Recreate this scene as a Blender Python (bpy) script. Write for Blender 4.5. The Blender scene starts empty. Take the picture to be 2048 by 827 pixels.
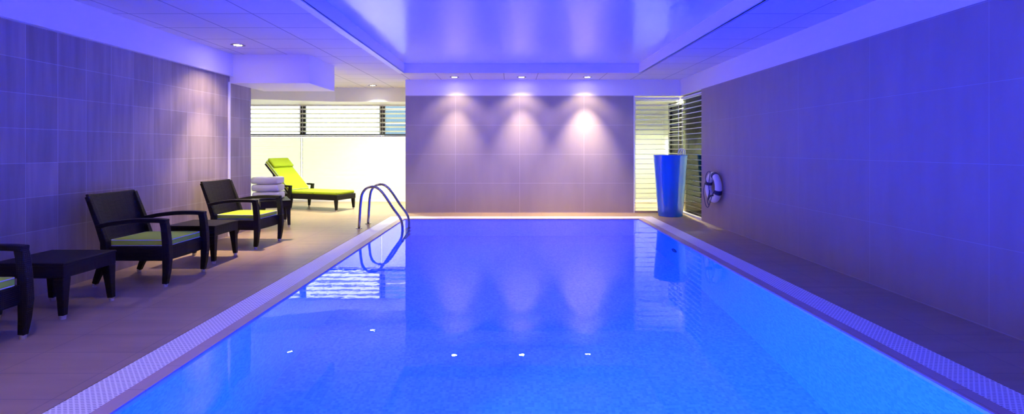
import bpy, bmesh, math, random
from mathutils import Vector, Matrix
random.seed(4)
PI = math.pi
C = bpy.context.scene.collection
sc = bpy.context.scene

# ------------------------------------------------------------------ camera, world, exposure
cam_d = bpy.data.cameras.new('camera'); cam = bpy.data.objects.new('camera', cam_d); C.objects.link(cam)
cam.location = (0, 0, 1.3); cam.rotation_euler = (PI/2, 0, 0)
cam_d.sensor_width = 36; cam_d.lens = 36*1000/2048
cam_d.shift_x = 3/2048; cam_d.shift_y = -116.5/2048
cam_d.clip_start = .02
sc.camera = cam
sc.view_settings.view_transform = 'Standard'; sc.view_settings.look = 'None'
sc.view_settings.exposure = 0; sc.view_settings.gamma = 1
sc.view_settings.use_curve_mapping = False
try:
    cy = sc.cycles
    cy.use_denoising = True
    cy.max_bounces = 12; cy.diffuse_bounces = 6; cy.glossy_bounces = 5; cy.transmission_bounces = 10
    cy.transparent_max_bounces = 24
    cy.sample_clamp_indirect = 6
    cy.caustics_refractive = True; cy.caustics_reflective = True
    cy.blur_glossy = .3
except Exception:
    pass

w = bpy.data.worlds.new('world'); sc.world = w; w.use_nodes = True
bg = w.node_tree.nodes['Background']
bg.inputs[0].default_value = (1.0, 1.0, .93, 1); bg.inputs[1].default_value = 4.0

WATER_BLUE = (.013, .044, 1.0)
POOL_W = 640
WARM = (1.0, .80, .54)
CREAM = (.97, 1.0, .74)
FILL_BLUE = (.44, .34, 1.0)
FILL_W = 55

def light(name, kind, loc, energy, color, rot=(0, 0, 0), **kw):
    d = bpy.data.lights.new(name, kind); d.energy = energy; d.color = color
    for k, v in kw.items(): setattr(d, k, v)
    o = bpy.data.objects.new(name, d); C.objects.link(o); o.location = loc; o.rotation_euler = rot
    return o
# daylight portal in the left window opening
pt = light('window_portal', 'AREA', (-3.95, 12.75, 1.25), 1, (1, 1, 1), (-PI/2, 0, 0), shape='RECTANGLE', size=5.4, size_y=2.5)
pt.data.cycles.is_portal = True

# ------------------------------------------------------------------ materials
def mat(name, col=(.8, .8, .8), rough=.5, metal=0, spec=.5, emit=None, est=0):
    m = bpy.data.materials.new(name); m.use_nodes = True
    b = m.node_tree.nodes['Principled BSDF']
    b.inputs['Base Color'].default_value = (*col, 1); b.inputs['Roughness'].default_value = rough
    b.inputs['Metallic'].default_value = metal; b.inputs['Specular IOR Level'].default_value = spec
    if emit:
        b.inputs['Emission Color'].default_value = (*emit, 1); b.inputs['Emission Strength'].default_value = est
    return m
def N(m, t, **kw):
    n = m.node_tree.nodes.new(t)
    for k, v in kw.items(): setattr(n, k, v)
    return n
def L(m, a, b): m.node_tree.links.new(a, b)
def coords(m, axes='XY', off=(0, 0)):
    tc = N(m, 'ShaderNodeTexCoord'); s = N(m, 'ShaderNodeSeparateXYZ'); c = N(m, 'ShaderNodeCombineXYZ')
    L(m, tc.outputs['Object'], s.inputs[0])
    for i, a in enumerate(axes):
        ad = N(m, 'ShaderNodeMath', operation='ADD'); ad.inputs[1].default_value = off[i]
        L(m, s.outputs[a], ad.inputs[0]); L(m, ad.outputs[0], c.inputs[i])
    return c.outputs[0], tc.outputs['Object']
def tiles(name, c1, c2, grout, tw, th, mortar, axes, off, rough=.5, spec=.4, bump=.25, streak=None, stag=0.0, amt=.25):
    m = mat(name, c1, rough, spec=spec); b = m.node_tree.nodes['Principled BSDF']
    v, ob = coords(m, axes, off)
    br = N(m, 'ShaderNodeTexBrick'); br.offset = stag; br.offset_frequency = 2; br.squash = 1
    br.inputs['Scale'].default_value = 1; br.inputs['Mortar Size'].default_value = mortar
    br.inputs['Mortar Smooth'].default_value = .1
    br.inputs['Brick Width'].default_value = tw; br.inputs['Row Height'].default_value = th
    br.inputs['Color1'].default_value = (*c1, 1); br.inputs['Color2'].default_value = (*c2, 1)
    br.inputs['Mortar'].default_value = (*grout, 1)
    L(m, v, br.inputs['Vector'])
    col = br.outputs['Color']
    if streak:
        mp = N(m, 'ShaderNodeMapping'); mp.inputs['Scale'].default_value = streak
        L(m, ob, mp.inputs[0])
        no = N(m, 'ShaderNodeTexNoise'); no.inputs['Scale'].default_value = 1; no.inputs['Detail'].default_value = 5
        L(m, mp.outputs[0], no.inputs['Vector'])
        r = N(m, 'ShaderNodeMapRange'); r.inputs[3].default_value = 1-amt; r.inputs[4].default_value = 1+amt
        r.inputs[1].default_value = .25; r.inputs[2].default_value = .75
        L(m, no.outputs['Fac'], r.inputs[0])
        mx = N(m, 'ShaderNodeVectorMath', operation='SCALE'); L(m, col, mx.inputs[0]); L(m, r.outputs[0], mx.inputs['Scale'])
        col = mx.outputs[0]
    L(m, col, b.inputs['Base Color'])
    if bump:
        bp = N(m, 'ShaderNodeBump'); bp.invert = True; bp.inputs['Strength'].default_value = bump; bp.inputs['Distance'].default_value = .003
        L(m, br.outputs['Fac'], bp.inputs['Height']); L(m, bp.outputs[0], b.inputs['Normal'])
    return m

M = {}
M['white'] = mat('white_paint', (.90, .85, .89), .6)
M['cream'] = mat('cream_paint', (.80, .79, .72), .6)
M['gloss_ceiling'] = mat('stretch_ceiling', (.72, .74, .80), .2, spec=.75)
M['ceil'] = tiles('ceiling_tile', (.73, .68, .71), (.76, .71, .74), (.36, .33, .38), .641, .605, .007, 'XY', (-3.08, -5.20+6.05), .8, .2, .5)
TL = ((.375, .295, .285), (.30, .235, .225))
M['tile_left'] = tiles('left_wall_tile', *TL, (.46, .39, .40), .309, .30, .003, 'YZ', (-4.3196+.309*20, -2.074+.3*10), .5, .3, .3, (1, 15, 1.3), amt=.17)
M['tile_right'] = tiles('right_wall_tile', (.37, .295, .295), (.36, .285, .285), (.42, .36, .38), 1.2, .59, .0025, 'YZ', (-3.6155+1.2*6, -.598+.59*4), .55, .25, .2, (1, 6, 1.2), amt=.06)
M['tile_back'] = tiles('back_wall_tile', (.40, .335, .31), (.39, .325, .30), (.56, .48, .47), 1.307, .59, .0035, 'XZ', (1.119+1.307*6, -.598+.59*4), .5, .3, .2, (5, 1, 1.2), amt=.05)
M['floor'] = tiles('deck_tile', (.37, .255, .165), (.34, .235, .152), (.22, .16, .13), .6, .3, .0032, 'XY', (2.98+6, -2.596+6), .38, .35, .35, (1.5, 9, 1), amt=.12)
M['coping'] = tiles('coping_tile', (.50, .36, .33), (.48, .345, .31), (.30, .2, .18), .3, .3, .002, 'XY', (0, 0), .4, .4, .2)
MO = ((.30, .72, .90), (.14, .46, .74), (.26, .62, .82))
for k, ax in (('mos_xy', 'XY'), ('mos_yz', 'YZ'), ('mos_xz', 'XZ')):
    M[k] = tiles(k, *MO, .026, .026, .0016, ax, (10, 10), .3, .5, .3)
def grate(name, axes):
    m = mat(name, (.74, .72, .76), .5); b = m.node_tree.nodes['Principled BSDF']
    v, ob = coords(m, axes, (20, 20))
    br = N(m, 'ShaderNodeTexBrick'); br.offset = .5; br.offset_frequency = 2
    br.inputs['Scale'].default_value = 1; br.inputs['Brick Width'].default_value = .030; br.inputs['Row Height'].default_value = .0165
    br.inputs['Mortar Size'].default_value = .0052; br.inputs['Mortar Smooth'].default_value = .05
    br.inputs['Color1'].default_value = (.22, .20, .24, 1); br.inputs['Color2'].default_value = (.26, .23, .27, 1)
    br.inputs['Mortar'].default_value = (.90, .87, .90, 1)
    L(m, v, br.inputs['Vector']); L(m, br.outputs['Color'], b.inputs['Base Color'])
    bp = N(m, 'ShaderNodeBump'); bp.inputs['Strength'].default_value = .25; bp.inputs['Distance'].default_value = .003
    L(m, br.outputs['Fac'], bp.inputs['Height']); L(m, bp.outputs[0], b.inputs['Normal'])
    return m
M['grate_y'] = grate('overflow_grating_side', 'XY'); M['grate_x'] = grate('overflow_grating_end', 'YX')

# water: glass with small ripples
m = bpy.data.materials.new('water'); m.use_nodes = True; M['water'] = m
nt = m.node_tree; nt.nodes.remove(nt.nodes['Principled BSDF'])
gl = N(m, 'ShaderNodeBsdfRefraction'); gl.inputs['IOR'].default_value = 1.333; gl.inputs['Roughness'].default_value = 0
gl.inputs['Color'].default_value = (.70, .92, 1, 1)
gy = N(m, 'ShaderNodeBsdfGlossy'); gy.inputs['Roughness'].default_value = 0; gy.inputs['Color'].default_value = (1, 1, 1, 1)
fr = N(m, 'ShaderNodeFresnel'); fr.inputs['IOR'].default_value = 1.333; wm = N(m, 'ShaderNodeMixShader')
tc = N(m, 'ShaderNodeTexCoord')
n1 = N(m, 'ShaderNodeTexNoise'); n1.inputs['Scale'].default_value = 2.2; n1.inputs['Detail'].default_value = 2
n2 = N(m, 'ShaderNodeTexNoise'); n2.inputs['Scale'].default_value = 11; n2.inputs['Detail'].default_value = 2
L(m, tc.outputs['Object'], n1.inputs['Vector']); L(m, tc.outputs['Object'], n2.inputs['Vector'])
b1 = N(m, 'ShaderNodeBump'); b1.inputs['Strength'].default_value = 1; b1.inputs['Distance'].default_value = .0005
b2 = N(m, 'ShaderNodeBump'); b2.inputs['Strength'].default_value = 1; b2.inputs['Distance'].default_value = .0002
L(m, n1.outputs['Fac'], b1.inputs['Height']); L(m, n2.outputs['Fac'], b2.inputs['Height']); L(m, b1.outputs[0], b2.inputs['Normal'])
for q in (gl, gy, fr): L(m, b2.outputs[0], q.inputs['Normal'])
L(m, fr.outputs[0], wm.inputs[0]); L(m, gl.outputs[0], wm.inputs[1]); L(m, gy.outputs[0], wm.inputs[2]); L(m, wm.outputs[0], nt.nodes['Material Output'].inputs['Surface'])

def arch_glass(name, tint):
    m = bpy.data.materials.new(name); m.use_nodes = True; nt = m.node_tree; nt.nodes.remove(nt.nodes['Principled BSDF'])
    t = N(m, 'ShaderNodeBsdfTransparent'); t.inputs[0].default_value = (*tint, 1)
    g = N(m, 'ShaderNodeBsdfGlossy'); g.inputs['Roughness'].default_value = 0.0
    f = N(m, 'ShaderNodeFresnel'); f.inputs[0].default_value = 1.5
    x = N(m, 'ShaderNodeMixShader'); L(m, f.outputs[0], x.inputs[0]); L(m, t.outputs[0], x.inputs[1]); L(m, g.outputs[0], x.inputs[2])
    L(m, x.outputs[0], nt.nodes['Material Output'].inputs['Surface'])
    return m
M['glass'] = arch_glass('window_glass', (.95, .98, .97))
M['glass_dark'] = arch_glass('side_window_glass', (.90, .95, .88))
def translucent(name, col, mixf):
    m = bpy.data.materials.new(name); m.use_nodes = True; nt = m.node_tree; nt.nodes.remove(nt.nodes['Principled BSDF'])
    t = N(m, 'ShaderNodeBsdfTranslucent'); t.inputs[0].default_value = (*col, 1)
    d = N(m, 'ShaderNodeBsdfDiffuse'); d.inputs[0].default_value = (*col, 1)
    x = N(m, 'ShaderNodeMixShader'); x.inputs[0].default_value = mixf; L(m, d.outputs[0], x.inputs[1]); L(m, t.outputs[0], x.inputs[2])
    L(m, x.outputs[0], nt.nodes['Material Output'].inputs['Surface'])
    return m
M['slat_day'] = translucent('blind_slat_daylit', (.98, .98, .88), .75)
M['slat'] = mat('blind_slat', (.86, .86, .74), .5)
M['dark_frame'] = mat('dark_window_frame', (.012, .012, .014), .5)
M['white_frame'] = mat('white_trim', (.85, .82, .84), .45)
M['rail_brown'] = mat('brown_base_rail', (.35, .25, .20), .5)
M['lobby'] = mat('dim_lobby_wall', (.66, .70, .54), .7)
M['blue_building'] = mat('pale_blue_facade', (.10, .18, .27), .5)
M['lens'] = mat('lamp_lens', (1, 1, 1), .5, emit=(1.0, .88, .72), est=60)
M['pool_lens'] = mat('pool_lamp_lens', (.9, .95, 1), .3, emit=(.05, .3, 1.0), est=6)
M['steel_ring'] = mat('brushed_steel', (.32, .30, .34), .35, 1)
M['chrome'] = mat('polished_steel', (.34, .33, .38), .16, 1)
M['foot'] = mat('aluminium_foot', (.62, .60, .64), .35, .6)
# wicker
m = mat('dark_wicker', (.0075, .0055, .0062), .55, spec=.22); M['wicker'] = m
tc = N(m, 'ShaderNodeTexCoord'); wa = N(m, 'ShaderNodeTexWave'); wa.inputs['Scale'].default_value = 24; wa.bands_direction = 'X'
wb = N(m, 'ShaderNodeTexWave'); wb.inputs['Scale'].default_value = 24; wb.bands_direction = 'Z'
wc = N(m, 'ShaderNodeTexWave'); wc.inputs['Scale'].default_value = 24; wc.bands_direction = 'Y'
for q in (wa, wb, wc): L(m, tc.outputs['Object'], q.inputs['Vector'])
mu = N(m, 'ShaderNodeMath', operation='MULTIPLY'); L(m, wb.outputs['Fac'], mu.inputs[0])
ad = N(m, 'ShaderNodeMath', operation='MAXIMUM'); L(m, wa.outputs['Fac'], ad.inputs[0]); L(m, wc.outputs['Fac'], ad.inputs[1]); L(m, ad.outputs[0], mu.inputs[1])
bp = N(m, 'ShaderNodeBump'); bp.inputs['Strength'].default_value = .6; bp.inputs['Distance'].default_value = .004
L(m, mu.outputs[0], bp.inputs['Height']); L(m, bp.outputs[0], m.node_tree.nodes['Principled BSDF'].inputs['Normal'])
def fabric(name, col, rough=.85, sc_=60, b=.25):
    m = mat(name, col, rough, spec=.2)
    n = N(m, 'ShaderNodeTexNoise'); n.inputs['Scale'].default_value = sc_; n.inputs['Detail'].default_value = 3
    t = N(m, 'ShaderNodeTexCoord'); L(m, t.outputs['Object'], n.inputs['Vector'])
    bp = N(m, 'ShaderNodeBump'); bp.inputs['Strength'].default_value = b; bp.inputs['Distance'].default_value = .004
    L(m, n.outputs['Fac'], bp.inputs['Height']); L(m, bp.outputs[0], m.node_tree.nodes['Principled BSDF'].inputs['Normal'])
    return m
M['lime'] = fabric('lime_canvas', (.40, .52, .02), sc_=90)
M['piping'] = fabric('grey_piping', (.55, .55, .50))
M['towel'] = fabric('white_terry', (.66, .64, .70), .95, 140, .9)
M['planter'] = mat('blue_glazed_planter', (.008, .13, .72), .14, spec=.8)
M['soil'] = mat('dark_inner_tray', (.02, .05, .20), .5)
M['white_plastic'] = mat('white_plastic', (.85, .85, .80), .35)
M['ring'] = mat('life_ring_foam', (.80, .78, .82), .45)
M['strap'] = mat('dark_strap', (.03, .03, .10), .6)
M['rope'] = fabric('dark_rope', (.05, .05, .16), .8, 200)

# ------------------------------------------------------------------ mesh helpers
def NB(): return bmesh.new()
def bx(bm, x0, x1, y0, y1, z0, z1, mtx=None):
    vs = [bm.verts.new(Vector(p)) for p in ((x0,y0,z0),(x1,y0,z0),(x1,y1,z0),(x0,y1,z0),(x0,y0,z1),(x1,y0,z1),(x1,y1,z1),(x0,y1,z1))]
    if mtx:
        for v in vs: v.co = mtx @ v.co
    for f in ((0,3,2,1),(4,5,6,7),(0,1,5,4),(1,2,6,5),(2,3,7,6),(3,0,4,7)): bm.faces.new([vs[i] for i in f])
    return bm
def prism(bm, poly, z0, z1):
    a = [bm.verts.new((x, y, z0)) for x, y in poly]; b = [bm.verts.new((x, y, z1)) for x, y in poly]
    n = len(poly); bm.faces.new(a[::-1]); bm.faces.new(b)
    for i in range(n): bm.faces.new((a[i], a[(i+1) % n], b[(i+1) % n], b[i]))
    return bm
def beam(bm, pts, side, sizes):
    """rectangular section swept along pts; side = direction of the width; sizes = (width, height) per point"""
    side = Vector(side).normalized(); P = [Vector(p) for p in pts]; rings = []
    for i, p in enumerate(P):
        t = (P[min(i+1, len(P)-1)] - P[max(i-1, 0)]).normalized(); n = t.cross(side).normalized()
        w_, h_ = sizes[i] if isinstance(sizes, list) else sizes
        rings.append([bm.verts.new(p + side*a*w_/2 + n*b*h_/2) for a, b in ((-1,-1),(1,-1),(1,1),(-1,1))])
    for i in range(len(P)-1):
        for k in range(4):
            bm.faces.new((rings[i][k], rings[i][(k+1) % 4], rings[i+1][(k+1) % 4], rings[i+1][k]))
    bm.faces.new(rings[0][::-1]); bm.faces.new(rings[-1])
    return bm
def smooth_path(pts, n=6):
    P = [Vector(p) for p in pts]; out = []
    for i in range(len(P)-1):
        p0, p1, p2, p3 = P[max(i-1, 0)], P[i], P[i+1], P[min(i+2, len(P)-1)]
        for k in range(n):
            t = k/n
            out.append(.5*((2*p1)+(-p0+p2)*t+(2*p0-5*p1+4*p2-p3)*t*t+(-p0+3*p1-3*p2+p3)*t**3))
    out.append(P[-1]); return out
def tube(bm, pts, r, seg=10, closed=False):
    P = [Vector(p) for p in pts]; n = len(P); rings = []; ref = None
    for i, p in enumerate(P):
        if closed: t = (P[(i+1) % n]-P[i-1]).normalized()
        else: t = (P[min(i+1, n-1)]-P[max(i-1, 0)]).normalized()
        if ref is None: ref = t.orthogonal().normalized()
        ref = (ref - t*ref.dot(t)).normalized(); b = t.cross(ref)
        rings.append([bm.verts.new(p+(ref*math.cos(2*PI*k/seg)+b*math.sin(2*PI*k/seg))*r) for k in range(seg)])
    for i in range(n if closed else n-1):
        A = rings[i]; B = rings[(i+1) % n]
        for k in range(seg): bm.faces.new((A[k], A[(k+1) % seg], B[(k+1) % seg], B[k]))
    if not closed: bm.faces.new(rings[0][::-1]); bm.faces.new(rings[-1])
    return bm
def lathe(bm, prof, seg=32, mtx=None):
    rings = []
    for r, z in prof:
        if r < 1e-5: rings.append([bm.verts.new((0, 0, z))])
        else: rings.append([bm.verts.new((r*math.cos(2*PI*k/seg), r*math.sin(2*PI*k/seg), z)) for k in range(seg)])
    for A, B in zip(rings, rings[1:]):
        for k in range(seg):
            if len(A) == 1 and len(B) > 1: bm.faces.new((A[0], B[(k+1) % seg], B[k]))
            elif len(B) == 1 and len(A) > 1: bm.faces.new((A[k], A[(k+1) % seg], B[0]))
            elif len(A) > 1: bm.faces.new((A[k], A[(k+1) % seg], B[(k+1) % seg], B[k]))
    if mtx:
        bmesh.ops.transform(bm, matrix=mtx, verts=bm.verts)
    return bm
def obj(name, bm, m, parent=None, smooth=False, bevel=0, seg=2, loc=None, rot=None):
    bmesh.ops.recalc_face_normals(bm, faces=bm.faces)
    me = bpy.data.meshes.new(name); bm.to_mesh(me); bm.free()
    ms = m if isinstance(m, list) else [m]
    for q in ms: me.materials.append(M[q])
    if smooth:
        for p in me.polygons: p.use_smooth = True
    o = bpy.data.objects.new(name, me); C.objects.link(o)
    if parent: o.parent = parent
    if loc: o.location = loc
    if rot: o.rotation_euler = rot
    if bevel:
        md = o.modifiers.new('bevel', 'BEVEL'); md.width = bevel; md.segments = seg; md.limit_method = 'ANGLE'
    return o
def tag(o, label, cat, group=None, kind=None):
    if label: o['label'] = label
    if cat: o['category'] = cat
    if group: o['group'] = group
    if kind: o['kind'] = kind
    return o
def empty(name, loc, label, cat, group=None, rz=0):
    o = bpy.data.objects.new(name, None); C.objects.link(o); o.location = loc; o.rotation_euler = (0, 0, rz)
    o.empty_display_size = .1
    return tag(o, label, cat, group)
def struct(name, bm, m, parent=None, label=None, cat=None, **kw):
    o = obj(name, bm, m, parent, **kw)
    if not parent:
        o['kind'] = 'structure'
        if label: o['label'] = label
        if cat: o['category'] = cat
    return o
def dup(root, loc, rz, label, group=None):
    r = root.copy(); C.objects.link(r); r.location = loc; r.rotation_euler = (0, 0, rz); r['label'] = label
    if group: r['group'] = group
    for ch in list(root.children):
        c = ch.copy(); C.objects.link(c); c.parent = r
        for g in list(ch.children):
            d = g.copy(); C.objects.link(d); d.parent = c
    return r

# ------------------------------------------------------------------ dimensions
XL, XR = -4.19, 3.46          # side walls
PL, PR, PN, PF = -1.97, 2.38, .9, 9.27   # pool water edges
YB, YN = 10.17, -1.6          # back wall, wall behind the camera
ZC, ZF, ZR = 2.703, 2.378, 2.88  # ceiling, fascia bottom, recess ceiling
DEPTH = -1.6; COP = .1; GR = .335
YW = 12.3                     # window facade
XW = -6.6

# floor (deck)
b = NB()
bx(b, XW, PL-GR, 8.07, YW, -.15, 0); bx(b, XL-.15, PL-GR, YN, 8.07, -.15, 0)
bx(b, PR+GR, 4.6, YN, YW, -.15, 0)
bx(b, PL-GR, PR+GR, PF+GR, YW, -.15, 0); bx(b, PL-GR, PR+GR, YN, PN-GR, -.15, 0)
struct('floor', b, 'floor', label='beige rectangular floor tiles around the pool', cat='floor')
# coping
b = NB()
bx(b, PL-COP, PL, PN-COP, PF+COP, -.06, 0); bx(b, PR, PR+COP, PN-COP, PF+COP, -.06, 0)
bx(b, PL, PR, PF, PF+COP, -.06, 0); bx(b, PL, PR, PN-COP, PN, -.06, 0)
struct('trim_1', b, 'coping', label='pinkish tiled coping around the pool edge', cat='pool edge')
# grating channel + grating
for nm, (x0, x1, y0, y1), mk, lb in (
        ('overflow_grating', (PL-GR, PL-COP, PN-GR, PF+GR), 'grate_y', 'white perforated overflow grating along the left pool edge by the chairs'),
        ('overflow_grating', (PR+COP, PR+GR, PN-GR, PF+GR), 'grate_y', 'white perforated overflow grating along the right pool edge'),
        ('overflow_grating', (PL-COP, PR+COP, PF+COP, PF+GR), 'grate_x', 'white perforated overflow grating at the far end under the spotlit wall')):
    b = NB(); bx(b, x0+.004, x1-.002, y0, y1, -.04, -.001)
    tag(obj(nm, b, mk), lb, 'pool grating', 'overflow gratings around the pool')
b = NB(); bx(b, PL-GR, PR+GR, PN-GR, PF+GR, -.20, -.15)
# basin
b = NB()
def bxm(bm, mi, *a):
    n0 = len(bm.faces); bx(bm, *a); bm.faces.ensure_lookup_table()
    for f in bm.faces[n0:]: f.material_index = mi
b.free(); b = NB()
bxm(b, 0, PL-.12, PR+.12, PN-.12, PF+.12, DEPTH-.1, DEPTH)
bxm(b, 1, PL-.12, PL, PN-.12, PF+.12, DEPTH, -.06); bxm(b, 1, PR, PR+.12, PN-.12, PF+.12, DEPTH, -.06)
bxm(b, 2, PL, PR, PF, PF+.12, DEPTH, -.06); bxm(b, 2, PL, PR, PN-.12, PN, DEPTH, -.06)
bxm(b, 1, PL-.001, PL+.0, PN, PN+.001, -.06, -.05)
struct('pool_basin', b, ['mos_xy', 'mos_yz', 'mos_xz'], label='pool basin lined with small blue mosaic tiles', cat='pool')
b = NB()
vs = [b.verts.new(p) for p in ((PL, PN, -.012), (PR, PN, -.012), (PR, PF, -.012), (PL, PF, -.012))]; b.faces.new(vs)
wt = obj('pool_water', b, 'water'); tag(wt, 'still bright blue water filling the swimming pool', 'water', kind='stuff')

# walls
struct('wall_left', bx(bx(NB(), XL-.15, XL, YN, 7.46, 0, ZF+.04), XL-.15, XL, 7.46, 8.07, 0, 2.277), 'tile_left', label='left wall of small square taupe tiles', cat='wall')
struct('wall_right', bx(NB(), XR, XR+.15, YN, 9.06, 0, ZF+.04), 'tile_right', label='right wall of large plain taupe tiles', cat='wall')
struct('wall_back', bx(NB(), -2.136, 2.503, YB, YB+.18, 0, ZF), 'tile_back', label='spotlit end wall of large taupe tiles', cat='wall')
struct('wall_near', bx(NB(), XL-.15, XR+.15, YN-.1, YN, 0, ZC), 'tile_back', cat='wall')
b = NB(); bx(b, XW, XL-.15, 7.95, 8.07, 0, ZC); bx(b, XL-.15, XL-.001, 7.95, 8.069, 2.277, ZC)
struct('wall_return', b, 'cream')
struct('wall_alcove', bx(NB(), XW-.1, XW, 7.95, YW+.2, 0, ZC), 'cream')
struct('wall_facade', bx(bx(bx(NB(), -1.3, 4.6, YW+.05, YW+.2, 0, ZC), -1.3, -1.2, YB+.18, YW+.05, 0, ZC), 2.36, 2.503, YB+.18, YW+.05, 0, ZC), 'cream')
struct('wall_lobby', bx(bx(NB(), 4.6, 4.7, 8.9, YW+.2, 0, ZC), XR+.15, 4.7, 8.8, 8.9, 0, ZC), 'lobby')
# fascias
struct('trim_2', bx(NB(), XL-.1, -4.14, YN, 7.46, ZF, ZC), 'white', label='white upper band above the left tiled wall', cat='wall trim')
struct('trim_3', bx(NB(), XR-.004, XR+.15, YN, 10.34, ZF, ZC), 'white', label='white upper band above the right tiled wall', cat='wall trim')
struct('trim_4', bx(NB(), -2.136, XR-.004, YB-.006, YB+.17, ZF, ZC), 'white', label='white upper band above the spotlit end wall', cat='wall trim')
struct('trim_5', bx(NB(), -4.19, -3.0, 7.46, 8.52, 2.277, ZC), 'white', label='white boxed bulkhead hanging under the ceiling at left', cat='ceiling box')
b = NB(); prism(b, [(XW, 10.65), (-5.65, 10.9), (-4.03, 11.5), (-1.3, 11.5), (-1.3, YW+.1), (XW, YW+.1)], ZF, ZC)
prism(b, [(2.503, 11.5), (4.6, 11.5), (4.6, YW+.05), (2.503, YW+.05)], ZF, ZC)
struct('trim_6', b, 'cream', label='cream beam above the windows', cat='ceiling beam')
struct('trim_7', bx(NB(), XL, XL+.025, 7.405, 7.445, 0, 2.29), 'white_frame', label='slim pink white vertical strip on the left wall', cat='wall trim', bevel=.006)
struct('trim_8', bx(NB(), PL-.09, PL, PN, PF, ZC-.012, ZC+.01), 'white_frame', label='pale strip along the left edge of the ceiling recess', cat='ceiling trim')
# ceiling
b = NB()
bx(b, XW, PL-.02, YN, YW+.1, ZC, ZC+.1); bx(b, PR+.02, 4.7, YN, YW+.1, ZC, ZC+.1)
bx(b, PL-.02, PR+.02, PF+.02, YW+.1, ZC, ZC+.1); bx(b, PL-.02, PR+.02, YN, PN-.02, ZC, ZC+.1)
struct('ceiling', b, 'ceil', label='suspended ceiling of white square panels', cat='ceiling')
b = NB()
bx(b, PL-.04, PL, PN-.02, PF+.02, ZC, ZR); bx(b, PR, PR+.04, PN-.02, PF+.02, ZC, ZR)
bx(b, PL, PR, PF, PF+.04, ZC, ZR); bx(b, PL, PR, PN-.04, PN, ZC, ZR)
struct('trim_9', b, 'white', label='upright white edges of the ceiling recess', cat='ceiling trim')
struct('ceiling_recess', bx(NB(), PL-.04, PR+.04, PN-.04, PF+.04, ZR, ZR+.05), 'gloss_ceiling', label='smooth glossy raised ceiling panel over the pool', cat='ceiling')

# ------------------------------------------------------------------ windows
def window_group(name, label):
    o = empty(name, (0, 0, 0), label, 'window'); o['kind'] = 'structure'; return o
w1 = window_group('window_1', 'wide daylit window behind the sun lounger')
struct('pane', bx(NB(), XW, -1.3, YW+.09, YW+.10, 0, ZF), 'glass', w1)
for x in (-5.14, -3.17):
    struct('mullion', bx(NB(), x-.065, x+.065, YW+.05, YW+.13, 1.64, ZF), 'dark_frame', w1)
struct('transom', bx(NB(), XW, -1.3, YW-.06, YW-.005, 1.628, 1.66), 'dark_frame', w1, bevel=.004)
struct('sill', bx(NB(), XW, -1.3, YW-.02, YW+.14, 0, .05), 'white_frame', w1)
w2 = window_group('window_2', 'glass partition behind the blue planter')
struct('pane', bx(NB(), 2.503, XR-.02, YB+.07, YB+.08, .03, ZF-.03), 'glass', w2)
struct('base_rail', bx(NB(), 2.525, XR-.02, YB, YB+.09, 0, .03), 'rail_brown', w2)
struct('jamb', bx(NB(), 2.503, 2.525, YB-.004, YB+.06, 0, ZF), 'white_frame', w2)
w3 = window_group('window_3', 'side window beside the life ring')
struct('pane', bx(NB(), XR+.07, XR+.08, 9.06, YB+.065, .03, ZF), 'glass_dark', w3)
struct('base_rail', bx(NB(), XR, XR+.06, 9.06, YB+.03, 0, .03), 'white_frame', w3)
w4 = window_group('window_4', 'side window of the lobby beyond the glass partition')
struct('pane', bx(NB(), 3.85, 3.86, YB+.05, YW-.25, .03, ZF), 'glass_dark', w4)
struct('frame', bx(NB(), 3.82, 3.90, YW-.30, YW-.2, 0, ZF), 'dark_frame', w4)

def blind(axis, pos, a0, a1, z0, z1, pitch, width, tilt, mk, label, group, cordm='white_frame', inward=-1):
    """venetian blind; axis 'X': runs along X at y=pos; axis 'Y': runs along Y at x=pos"""
    n = int(round((z1-z0)/pitch)); b = NB()
    for i in range(n):
        z = z0 + pitch*(i+.5)
        d = width/2*math.cos(tilt); h = width/2*math.sin(tilt); t = .0015
        # thin slightly crowned slat
        for s0, s1 in ((-1, 0), (0, 1)):
            q = []
            for s in (s0, s1):
                q.append((d*s, h*s + (.003 if s == 0 else 0)))
            def P(u, dv, dz): 
                return (u, pos+dv*inward, z+dz) if axis == 'X' else (pos+dv*inward, u, z+dz)
            v = [b.verts.new(P(u, *c)) for u in (a0, a1) for c in q] + [b.verts.new(P(u, c[0], c[1]-t)) for u in (a0, a1) for c in q]
            for f in ((0,1,3,2),(4,6,7,5),(0,2,6,4),(1,5,7,3),(0,4,5,1),(2,3,7,6)): b.faces.new([v[k] for k in f])
    loc = ((a0+a1)/2, pos, z0) if axis == 'X' else (pos, (a0+a1)/2, z0)
    root = empty('window_blind', (0, 0, 0), label, 'blind', group)
    o = obj('slats', b, mk, root)
    hb = NB(); cb = NB(); hw = .02
    if axis == 'X':
        bx(hb, a0, a1, pos-hw, pos+hw, z1-.03, z1)
    else:
        bx(hb, pos-hw, pos+hw, a0, a1, z1-.03, z1)
    obj('head_rail', hb, cordm, root)
    for u in (a0+.02, a1-.02):
        cb = NB()
        p = (u, pos) if axis == 'X' else (pos, u)
        bx(cb, p[0]-.004, p[0]+.004, p[1]-.004, p[1]+.004, z0, z1-.03)
        obj('cord', cb, cordm, root)
    return root
bays = [(XW+.02, -5.145, 'left'), (-5.135, -3.175, 'middle'), (-3.165, -1.32, 'right')]
for a0, a1, wd in bays:
    blind('X', YW+.01, a0, a1, 1.67, 2.375, .109, .075, .42, 'slat_day', 'open white slatted blind in the upper %s window bay above the dark bar' % wd, 'window blinds behind the lounger')
    blind('X', YW+.01, a0, a1, .05, 1.622, .109, .118, 1.35, 'slat_day', 'closed glowing white blind in the lower %s window bay below the dark bar' % wd, 'window blinds behind the lounger')
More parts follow.
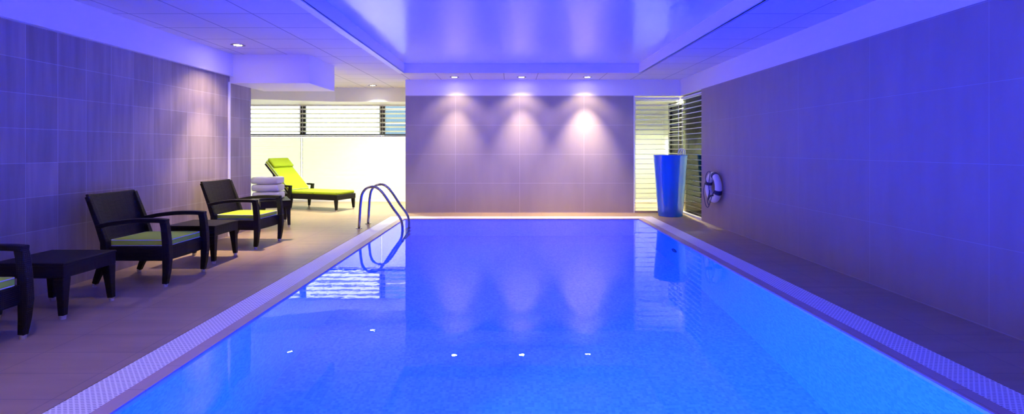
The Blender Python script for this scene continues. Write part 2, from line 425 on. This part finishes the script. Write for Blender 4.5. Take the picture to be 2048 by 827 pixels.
blind('X', YB+.035, 2.53, XR-.01, .04, 2.34, .10, .024, .4, 'slat', 'thin white slatted blind in the glass partition behind the blue planter', 'blinds around the planter corner')
blind('Y', XR+.03, 9.07, YB+.01, .04, 2.34, .10, .027, .45, 'slat', 'white slatted blind in the side window beside the life ring', 'blinds around the planter corner', inward=-1)
blind('Y', 3.80, YB+.3, YW-.3, .04, 2.34, .10, .030, .4, 'slat', 'white slatted blind on the dark side window seen through the glass partition', 'blinds around the planter corner', inward=-1)
blind('X', YW+.0, 2.52, 3.76, .04, 2.36, .10, .108, 1.25, 'slat', 'closed cream blind at the far end seen through the glass partition', 'blinds around the planter corner')
# pale blue building outside
e = empty('building', (0, 0, 0), 'pale blue building seen between the slats of the right upper window bay', 'building')
obj('wall', bx(NB(), -4.12, -2.4, 16.3, 17.5, 0, 3.6), 'blue_building', e)
b = NB()
for k in range(7): bx(b, -4.12, -2.4, 16.24, 16.3, .3+k*.45, .36+k*.45)
obj('ledges', b, 'white', e)

# ------------------------------------------------------------------ ceiling downlights
def downlight(x, y, label, e_wide, e_core, wide=118, core=62, col=WARM, wb=1.0, cb=1.0):
    root = empty('downlight', (x, y, ZC), label, 'ceiling light', 'recessed ceiling downlights')
    b = NB(); lathe(b, [(.055, .0), (.060, -.006), (.088, -.006), (.092, 0), (.092, .004), (.055, .004), (.055, 0)], 28); obj('ring', b, 'steel_ring', root, smooth=True)
    b = NB(); lathe(b, [(0, -.003), (.050, -.003), (.054, .003), (0, .003)], 28); obj('lens', b, 'lens', root, smooth=True)
    if e_wide: light('downlight_lamp', 'SPOT', (x, y, ZC-.02), e_wide, col, spot_size=math.radians(wide), spot_blend=wb, shadow_soft_size=.03)
    if e_core: light('downlight_lamp', 'SPOT', (x, y, ZC-.02), e_core, col, spot_size=math.radians(core), spot_blend=cb, shadow_soft_size=.03)
    return root
downlight(-3.695, 6.78, 'recessed downlight over the left tiled wall near the bulkhead', 75, 470, core=66, wb=.6)
downlight(-1.10, 9.81, 'leftmost of three downlights above the end wall', 34, 310, core=66, wb=.5)
downlight(.216, 9.81, 'middle of three downlights above the end wall', 34, 370, core=66, wb=.5)
downlight(1.51, 9.81, 'rightmost of three downlights above the end wall', 40, 620, core=68, wb=.5)
downlight(-4.35, 9.86, 'downlight hidden behind the bulkhead and mirrored in the pool', 260, 150, col=CREAM)
downlight(-3.06, 11.1, 'pale downlight on the cream ceiling before the daylit window', 800, 150, col=CREAM)
downlight(3.50, 10.95, 'downlight on the cream ceiling beyond the glass partition', 1100, 0, col=CREAM)
downlight(4.15, 11.2, 'downlight in the dim lobby beyond the side window', 1600, 0, col=CREAM)
downlight(4.15, 9.6, 'added fill downlight in the dim lobby behind the side window beside the life ring', 800, 0, col=CREAM)  # added unseen lamp, brightens the lobby, side blind and planter
downlight(-2.45, 2.4, 'downlight over the left deck near the camera', 52, 18)
# added blue fill lights on the near wall behind the camera, for the fascias
for x, lb, wf in ((-2.9, 'left', 1.3), (2.4, 'right', .35)):
    root = empty('fill_washer', (x, YN, 2.0), 'added blue fill light on the %s of the near wall' % lb, 'fill light', 'added blue fill lights on the near wall')
    obj('housing', bx(NB(), -.3, .3, 0, .12, -.14, -.02), 'white_frame', root, bevel=.01)
    light('fill_washer_light', 'AREA', (x, YN+.10, 2.02), FILL_W*wf, FILL_BLUE, (math.radians(90+35), 0, 0), shape='RECTANGLE', size=.55, size_y=.12)

# underwater lamps on the left pool wall
def pool_lamp(x, y, rz, e_, label, spread=PI):
    root = empty('pool_lamp', (x, y, -.6), label, 'pool light', 'underwater pool lamps', rz)
    mt = Matrix.Rotation(PI/2, 4, 'Y')
    b = NB(); lathe(b, [(.10, 0), (.10, .02), (.13, .02), (.14, 0)], 28, mt); obj('ring', b, 'steel_ring', root, smooth=True)
    b = NB(); lathe(b, [(0, .012), (.10, .012), (.10, .0)], 28, mt); obj('lens', b, 'pool_lens', root, smooth=True)
    light('pool_lamp_light', 'AREA', (x+.03*math.cos(rz), y+.03*math.sin(rz), -.6), POOL_W*e_, WATER_BLUE, (PI/2, 0, rz-PI/2), shape='DISK', size=.2, spread=spread)
pool_lamp(PL, 1.9, 0, 3.4, 'round underwater lamp on the left pool wall near the camera', math.radians(110))
pool_lamp(-1.2, PN, PI/2, .7, 'round underwater lamp on the near pool wall at left')
pool_lamp(.9, PN, PI/2, .6, 'round underwater lamp on the near pool wall at right')

# ------------------------------------------------------------------ furniture
def cushion(name, parent, x0, x1, y0, y1, z0, z1, mtx=None, bev=.02, crown=.012, mk='lime', nx=8, ny=8):
    b = NB(); g = {}
    for i in range(nx+1):
        for j in range(ny+1):
            u, v = i/nx, j/ny
            c = crown*(1-(2*u-1)**4)*(1-(2*v-1)**4)
            for s in (0, 1):
                edge = i in (0, nx) or j in (0, ny)
                z = (z1+c if s else z0)
                g[i, j, s] = b.verts.new((x0+(x1-x0)*u, y0+(y1-y0)*v, z))
    for i in range(nx):
        for j in range(ny):
            b.faces.new((g[i,j,1], g[i+1,j,1], g[i+1,j+1,1], g[i,j+1,1])); b.faces.new((g[i,j,0], g[i,j+1,0], g[i+1,j+1,0], g[i+1,j,0]))
    for i in range(nx):
        for j in (0, ny): b.faces.new((g[i,j,0], g[i+1,j,0], g[i+1,j,1], g[i,j,1]))
    for j in range(ny):
        for i in (0, nx): b.faces.new((g[i,j,0], g[i,j+1,0], g[i,j+1,1], g[i,j,1]))
    if mtx: bmesh.ops.transform(b, matrix=mtx, verts=b.verts)
    return obj(name, b, mk, parent, smooth=True, bevel=bev, seg=4)
def rrect(x0, x1, y0, y1, z, r, mtx=None, n=5):
    out = []
    for cx, cy, a0 in ((x1-r, y1-r, 0), (x0+r, y1-r, PI/2), (x0+r, y0+r, PI), (x1-r, y0+r, 1.5*PI)):
        for k in range(n+1):
            a = a0+PI/2*k/n; out.append(Vector((cx+r*math.cos(a), cy+r*math.sin(a), z)))
    return [mtx @ p for p in out] if mtx else out

def make_chair(loc, rz, label, group):
    t = empty('wicker_armchair', loc, label, 'armchair', group, rz)
    # seat frame (deep apron)
    b = NB()
    prism(b, [(-.25, -.275), (.33, -.285), (.345, 0), (.33, .285), (-.25, .275)], .24, .372)
    obj('seat_frame', b, 'wicker', t, bevel=.008)
    # backrest panel, reclined and slightly curved
    b = NB(); n = 8; ny = 8; gv = {}
    for i in range(n+1):
        z = .25 + (.862-.25)*i/n; xb = -.225 - .175*(i/n)**1.25
        for j in range(ny+1):
            y = -.285 + .57*j/ny; c = -.030*(1-(2*j/ny-1)**2)*min(1, i/3); wv = 1+.03*i/n
            zz = z + (.008*(2*j/ny-1)**2 if i == n else 0)
            gv[i, j, 0] = b.verts.new((xb+c, y*wv, zz)); gv[i, j, 1] = b.verts.new((xb+c-.032, y*wv, zz))
    for i in range(n):
        for j in range(ny):
            b.faces.new((gv[i,j,0], gv[i,j+1,0], gv[i+1,j+1,0], gv[i+1,j,0])); b.faces.new((gv[i,j,1], gv[i+1,j,1], gv[i+1,j+1,1], gv[i,j+1,1]))
    for i in range(n):
        for j in (0, ny): b.faces.new((gv[i,j,0], gv[i+1,j,0], gv[i+1,j,1], gv[i,j,1]))
    for j in range(ny):
        for i in (0, n): b.faces.new((gv[i,j,0], gv[i,j,1], gv[i,j+1,1], gv[i,j+1,0]))
    obj('backrest', b, 'wicker', t, bevel=.008)
    for s in (-1, 1):
        y = .29*s
        lf = obj('leg', beam(NB(), [(.325, y, .028), (.338, y, .14), (.345, y, .27), (.340, y, .42), (.325, y, .56), (.312, y, .618)], (0, 1, 0),
                 [(.042, .044), (.05, .058), (.056, .07), (.056, .066), (.056, .062), (.056, .060)]), 'wicker', t, bevel=.006)
        obj('foot_cap', lathe(NB(), [(0, 0), (.019, 0), (.022, .030), (0, .030)], 16, Matrix.Translation((.325, y, 0))), 'foot', lf, smooth=False)
        lr = obj('leg', beam(NB(), [(-.345, y*.97, .028), (-.30, y*.98, .14), (-.245, y*.98, .30), (-.25, y*.98, .42), (-.31, y*.99, .60), (-.405, y, .85)], (0, 1, 0),
                 [(.040, .042), (.046, .055), (.05, .066), (.05, .060), (.046, .050), (.040, .040)]), 'wicker', t, bevel=.006)
        obj('foot_cap', lathe(NB(), [(0, 0), (.018, 0), (.021, .030), (0, .030)], 16, Matrix.Translation((-.347, y*.97, 0))), 'foot', lr)
        pts = smooth_path([(.345, y, .618), (.24, y, .625), (.05, y, .622), (-.15, y, .600), (-.315, y, .565)], 4)
        obj('armrest', beam(NB(), pts, (0, 1, 0), [(.064, .040)]*len(pts)), 'wicker', t, bevel=.008)
    cu = cushion('seat_cushion', t, -.235, .325, -.245, .245, .374, .436)
    pb = NB(); tube(pb, rrect(-.235, .325, -.245, .245, .430, .03), .0045, 6, True); tube(pb, rrect(-.235, .325, -.245, .245, .380, .03), .0045, 6, True)
    obj('piping', pb, 'piping', cu, smooth=True)
    return t
G = 'wicker armchairs along the left wall'
c0 = make_chair((-3.575, 5.0, 0), 0, 'dark wicker armchair with shaded green cushion between the two low tables', G)
dup(c0, (-3.61, 6.80, 0), math.radians(-4), 'dark wicker armchair with bright yellow green seat cushion in front of the towel stack', G)
dup(c0, (-3.66, 3.13, 0), math.radians(1), 'dark wicker armchair cut off by the left edge of the photo', G)

def make_table(loc, rz, L_, W_, label, group, H=.432):
    t = empty('side_table', loc, label, 'side table', group, rz)
    x, y = L_/2, W_/2
    obj('tabletop', bx(NB(), -x, x, -y, y, H-.022, H), 'wicker', t, bevel=.008)
    obj('apron', bx(NB(), -x+.006, x-.006, -y+.006, y-.006, H-.118, H-.0221), 'wicker', t, bevel=.006)
    for sx in (-1, 1):
        for sy in (-1, 1):
            lg = obj('leg', beam(NB(), [(sx*(x-.028), sy*(y-.028), .028), (sx*(x-.036), sy*(y-.036), .18), (sx*(x-.045), sy*(y-.042), H-.119)], (0, 1, 0),
                     [(.042, .042), (.056, .056), (.074, .074)]), 'wicker', t, bevel=.006)
            obj('foot_cap', lathe(NB(), [(0, 0), (.019, 0), (.022, .030), (0, .030)], 16, Matrix.Translation((sx*(x-.028), sy*(y-.028), 0))), 'foot', lg)
    return t
G = 'low wicker tables along the left wall'
t1 = make_table((-3.67, 4.05, 0), 0, .56, .52, 'low dark wicker side table nearest the camera with a small silver tag', G)
obj('tag', bx(NB(), .255, .262, .19, .235, .285, .297), 'foot', t1)
make_table((-3.61, 5.88, 0), 0, .56, .50, 'low dark wicker side table between the two full armchairs', G)
ang = math.atan2(.73, -.40)
make_table((-4.045, 8.56, 0), ang, .80, .46, 'low dark wicker side table carrying the folded towels', G, .445)
# towels
def towel(z, k, label):
    b = NB(); Wd, D, H = .43, .34, .124
    # folded towel: rounded front fold, layered profile extruded along x
    prof = []
    for i in range(13):
        a = -PI/2 + PI*i/12; prof.append((-D/2+.055-.055*math.cos(a)*1.0, H/2+H/2*.97*math.sin(a)))
    for i in range(7):
        a = PI/2 - PI*i/6; prof.append((D/2-.03+.03*math.cos(a), H/2+H/2*.95*math.sin(a)))
    nx = 10; rings = []
    for i in range(nx+1):
        u = i/nx; e_ = 1 - .12*max(0, abs(2*u-1)-.8)/.2
        rings.append([b.verts.new((-Wd/2+Wd*u, y_*(1-.04*(1-e_)), H/2+(z_-H/2)*e_+.003*math.sin(9*u+k))) for y_, z_ in prof])
    for A, B in zip(rings, rings[1:]):
        for j in range(len(prof)): b.faces.new((A[j], A[(j+1) % len(prof)], B[(j+1) % len(prof)], B[j]))
    b.faces.new(rings[0]); b.faces.new(rings[-1][::-1])
    o = obj('folded_towel', b, 'towel', smooth=True, bevel=.02, seg=3, loc=(-4.155+.008*k, 8.56, z), rot=(0, 0, math.radians(3+2*k)))
    return tag(o, label, 'towel', 'folded towels on the side table')
towel(.446, 2, 'white folded towel at the bottom of the stack on the side table')
towel(.572, 1, 'white folded towel in the middle of the stack on the side table')
towel(.698, 0, 'white folded towel on top of the stack on the side table')

# sun lounger
ph = math.atan2(.34, -.94)
t = empty('sun_lounger', (-3.46, 10.55, 0), 'dark wicker sun lounger with lime green cushion and raised back by the daylit window', 'sun lounger', None, ph)
HW = .31
obj('frame', bx(NB(), 0, 1.98, -HW, HW, .235, .34), 'wicker', t, bevel=.01)
for x in (.045, 1.22, 1.93):
    for s in (-1, 1):
        lg = obj('leg', beam(NB(), [(x-.01 if x < 1 else x+.01, s*(HW-.03), .028), (x, s*(HW-.035), .236)], (0, 1, 0), [(.04, .04), (.062, .066)]), 'wicker', t, bevel=.005)
        obj('foot_cap', lathe(NB(), [(0, 0), (.018, 0), (.021, .030), (0, .030)], 14, Matrix.Translation((x-.01 if x < 1 else x+.01, s*(HW-.03), 0))), 'foot', lg)
for s in (-1, 1):
    y = s*(HW+.022)
    obj('armrest', beam(NB(), [(1.20, y, .24), (1.195, y, .40), (1.185, y, .49)], (0, 1, 0), [(.05, .07), (.05, .066), (.05, .06)]), 'wicker', t, bevel=.006).name = 'arm_post'
    obj('armrest', beam(NB(), smooth_path([(1.155, y, .50), (1.30, y, .505), (1.50, y, .495), (1.62, y, .46)], 4), (0, 1, 0), (.058, .036)), 'wicker', t, bevel=.006)
BA = math.radians(44); hx, hz = 1.27, .345
R = Matrix.Translation((hx, 0, hz)) @ Matrix.Rotation(-BA, 4, 'Y')
b = NB(); bx(b, 0, .90, -HW+.01, HW-.01, -.02, .02, R); obj('back_frame', b, 'wicker', t, bevel=.008)
for s in (-1, 1):
    obj('back_strut', beam(NB(), [(1.72, s*.22, .345), (1.76, s*.22, .76)], (0, 1, 0), (.02, .02)), 'wicker', t)
cushion('seat_cushion', t, .02, .62, -HW+.015, HW-.015, .342, .405)
cushion('seat_cushion', t, .625, 1.26, -HW+.015, HW-.015, .342, .405)
bc = cushion('back_cushion', t, .03, .92, -HW+.015, HW-.015, .022, .085, R)
pb = NB(); tube(pb, rrect(.03, .92, -HW+.015, HW-.015, .080, .03, R), .005, 6, True); tube(pb, rrect(.03, .92, -HW+.015, HW-.015, .028, .03, R), .005, 6, True)
obj('piping', pb, 'piping', bc, smooth=True)
cushion('head_pillow', t, .68, .93, -HW+.03, HW-.03, .098, .150, R)

# ------------------------------------------------------------------ pool ladder
lad = empty('pool_ladder', (-1.98, 8.41, 0), 'shiny steel pool ladder with two arched handrails over the left pool edge', 'pool ladder')
prof = [(-2.47, .0), (-2.455, .25), (-2.44, .44), (-2.415, .57), (-2.345, .655), (-2.24, .682), (-2.145, .642), (-2.05, .535), (-1.92, .338), (-1.80, .17), (-1.765, .06), (-1.76, -.12), (-1.76, -1.05)]
for i, y in enumerate((8.15, 8.67)):
    pts = smooth_path([(x+1.98, y-8.41, z) for x, z in prof], 6)
    h = obj('handrail', tube(NB(), pts, .021, 14), 'chrome', lad, smooth=True)
    obj('flange', lathe(NB(), [(0, 0), (.052, 0), (.052, .008), (.026, .016), (0, .016)], 24, Matrix.Translation((-.49, y-8.41, 0))), 'chrome', h, smooth=False)
for z in (-.30, -.58, -.86):
    obj('tread', bx(NB(), .19, .27, -.24, .24, z-.012, z+.012), 'chrome', lad, bevel=.006)

# ------------------------------------------------------------------ planter
px, py = 3.10, 9.70
t = empty('planter', (px, py, 0), 'tall tapered cobalt blue planter in the corner by the blinds', 'planter')
b = NB(); lathe(b, [(0, 0), (.222, 0), (.228, .01), (.245, .20), (.27, .55), (.295, .88), (.318, 1.165), (.322, 1.172), (.318, 1.178), (.308, 1.172), (.30, 1.10), (0, 1.10)], 64)
obj('body', b, 'planter', t, smooth=True)
obj('inner_tray', lathe(NB(), [(0, 1.102), (.298, 1.102), (.298, 1.13), (0, 1.13)], 48), 'soil', t)
sp = empty('spout', (px+.19, py-.10, 1.131), 'small white looped spout standing in the top of the blue planter', 'spout')
for dx, r_ in ((0, .012), (.055, .012)):
    pts = smooth_path([(dx-.0, 0, 0), (dx-.005, 0, .10), (dx+.02, 0, .155), (dx+.05, .0, .165), (dx+.075, .0, .13), (dx+.08, .0, .03)], 5)
    obj('tube', tube(NB(), [(p.x-.06, p.y+dx*.8, p.z) for p in pts], r_, 10), 'white_plastic', sp, smooth=True)

# ------------------------------------------------------------------ life ring on the right wall
ry, rz_ = 8.34, .655
lr = empty('life_ring', (XR, ry, rz_), 'white life ring with dark straps and rope hanging on the right wall', 'life ring')
R_, r_ = .203, .055
mt = Matrix.Translation((-.075, 0, 0))
def ring_pt(a, rr, R=R_):   # a measured around the x axis
    return Vector((-.075, R*math.cos(a), R*math.sin(a)))
b = NB(); pts = [ring_pt(2*PI*k/64, 0) for k in range(64)]; tube(b, pts, r_, 20, True); obj('ring_body', b, 'ring', lr, smooth=True)
for a in (math.radians(18), math.radians(108), math.radians(198), math.radians(288)):
    b = NB(); tube(b, [ring_pt(a+math.radians(d), 0) for d in (-9, -4.5, 0, 4.5, 9)], r_+.004, 20); obj('strap', b, 'strap', lr, smooth=True)
def rope(pts): return obj('rope', tube(NB(), smooth_path(pts, 6), .006, 8), 'rope', lr, smooth=True)
rope([(-.125, .15, .05), (-.14, .17, .15), (-.14, .10, .24), (-.13, .01, .262), (-.135, 0, .20), (-.137, .03, .10), (-.13, .06, .02)])
rope([(-.12, .25, .06), (-.135, .27, -.10), (-.13, .20, -.30), (-.13, .10, -.345), (-.135, 0, -.26), (-.14, -.10, -.12), (-.135, -.19, -.05)])
rope([(-.13, .06, .02), (-.14, .02, -.08), (-.14, .05, -.15), (-.14, .09, -.24), (-.13, .06, -.30)])
rope([(-.13, .03, -.05), (-.15, -.03, -.11), (-.14, .04, -.14), (-.15, -.02, -.09)])
obj('hook', bx(NB(), -.09, .0, -.012, .012, .135, .150), 'steel_ring', lr, bevel=.003)

# pool inlet fitting
t = empty('pool_inlet', (PR, 7.25, -.78), 'round steel fitting on the right underwater pool wall', 'pool fitting')
mi = Matrix.Rotation(-PI/2, 4, 'Y')
obj('ring', lathe(NB(), [(.055, 0), (.055, .02), (.085, .02), (.095, 0)], 28, mi), 'dark_frame', t, smooth=True)
obj('cover', lathe(NB(), [(0, .025), (.04, .02), (.055, .0)], 28, mi), 'chrome', t, smooth=True)
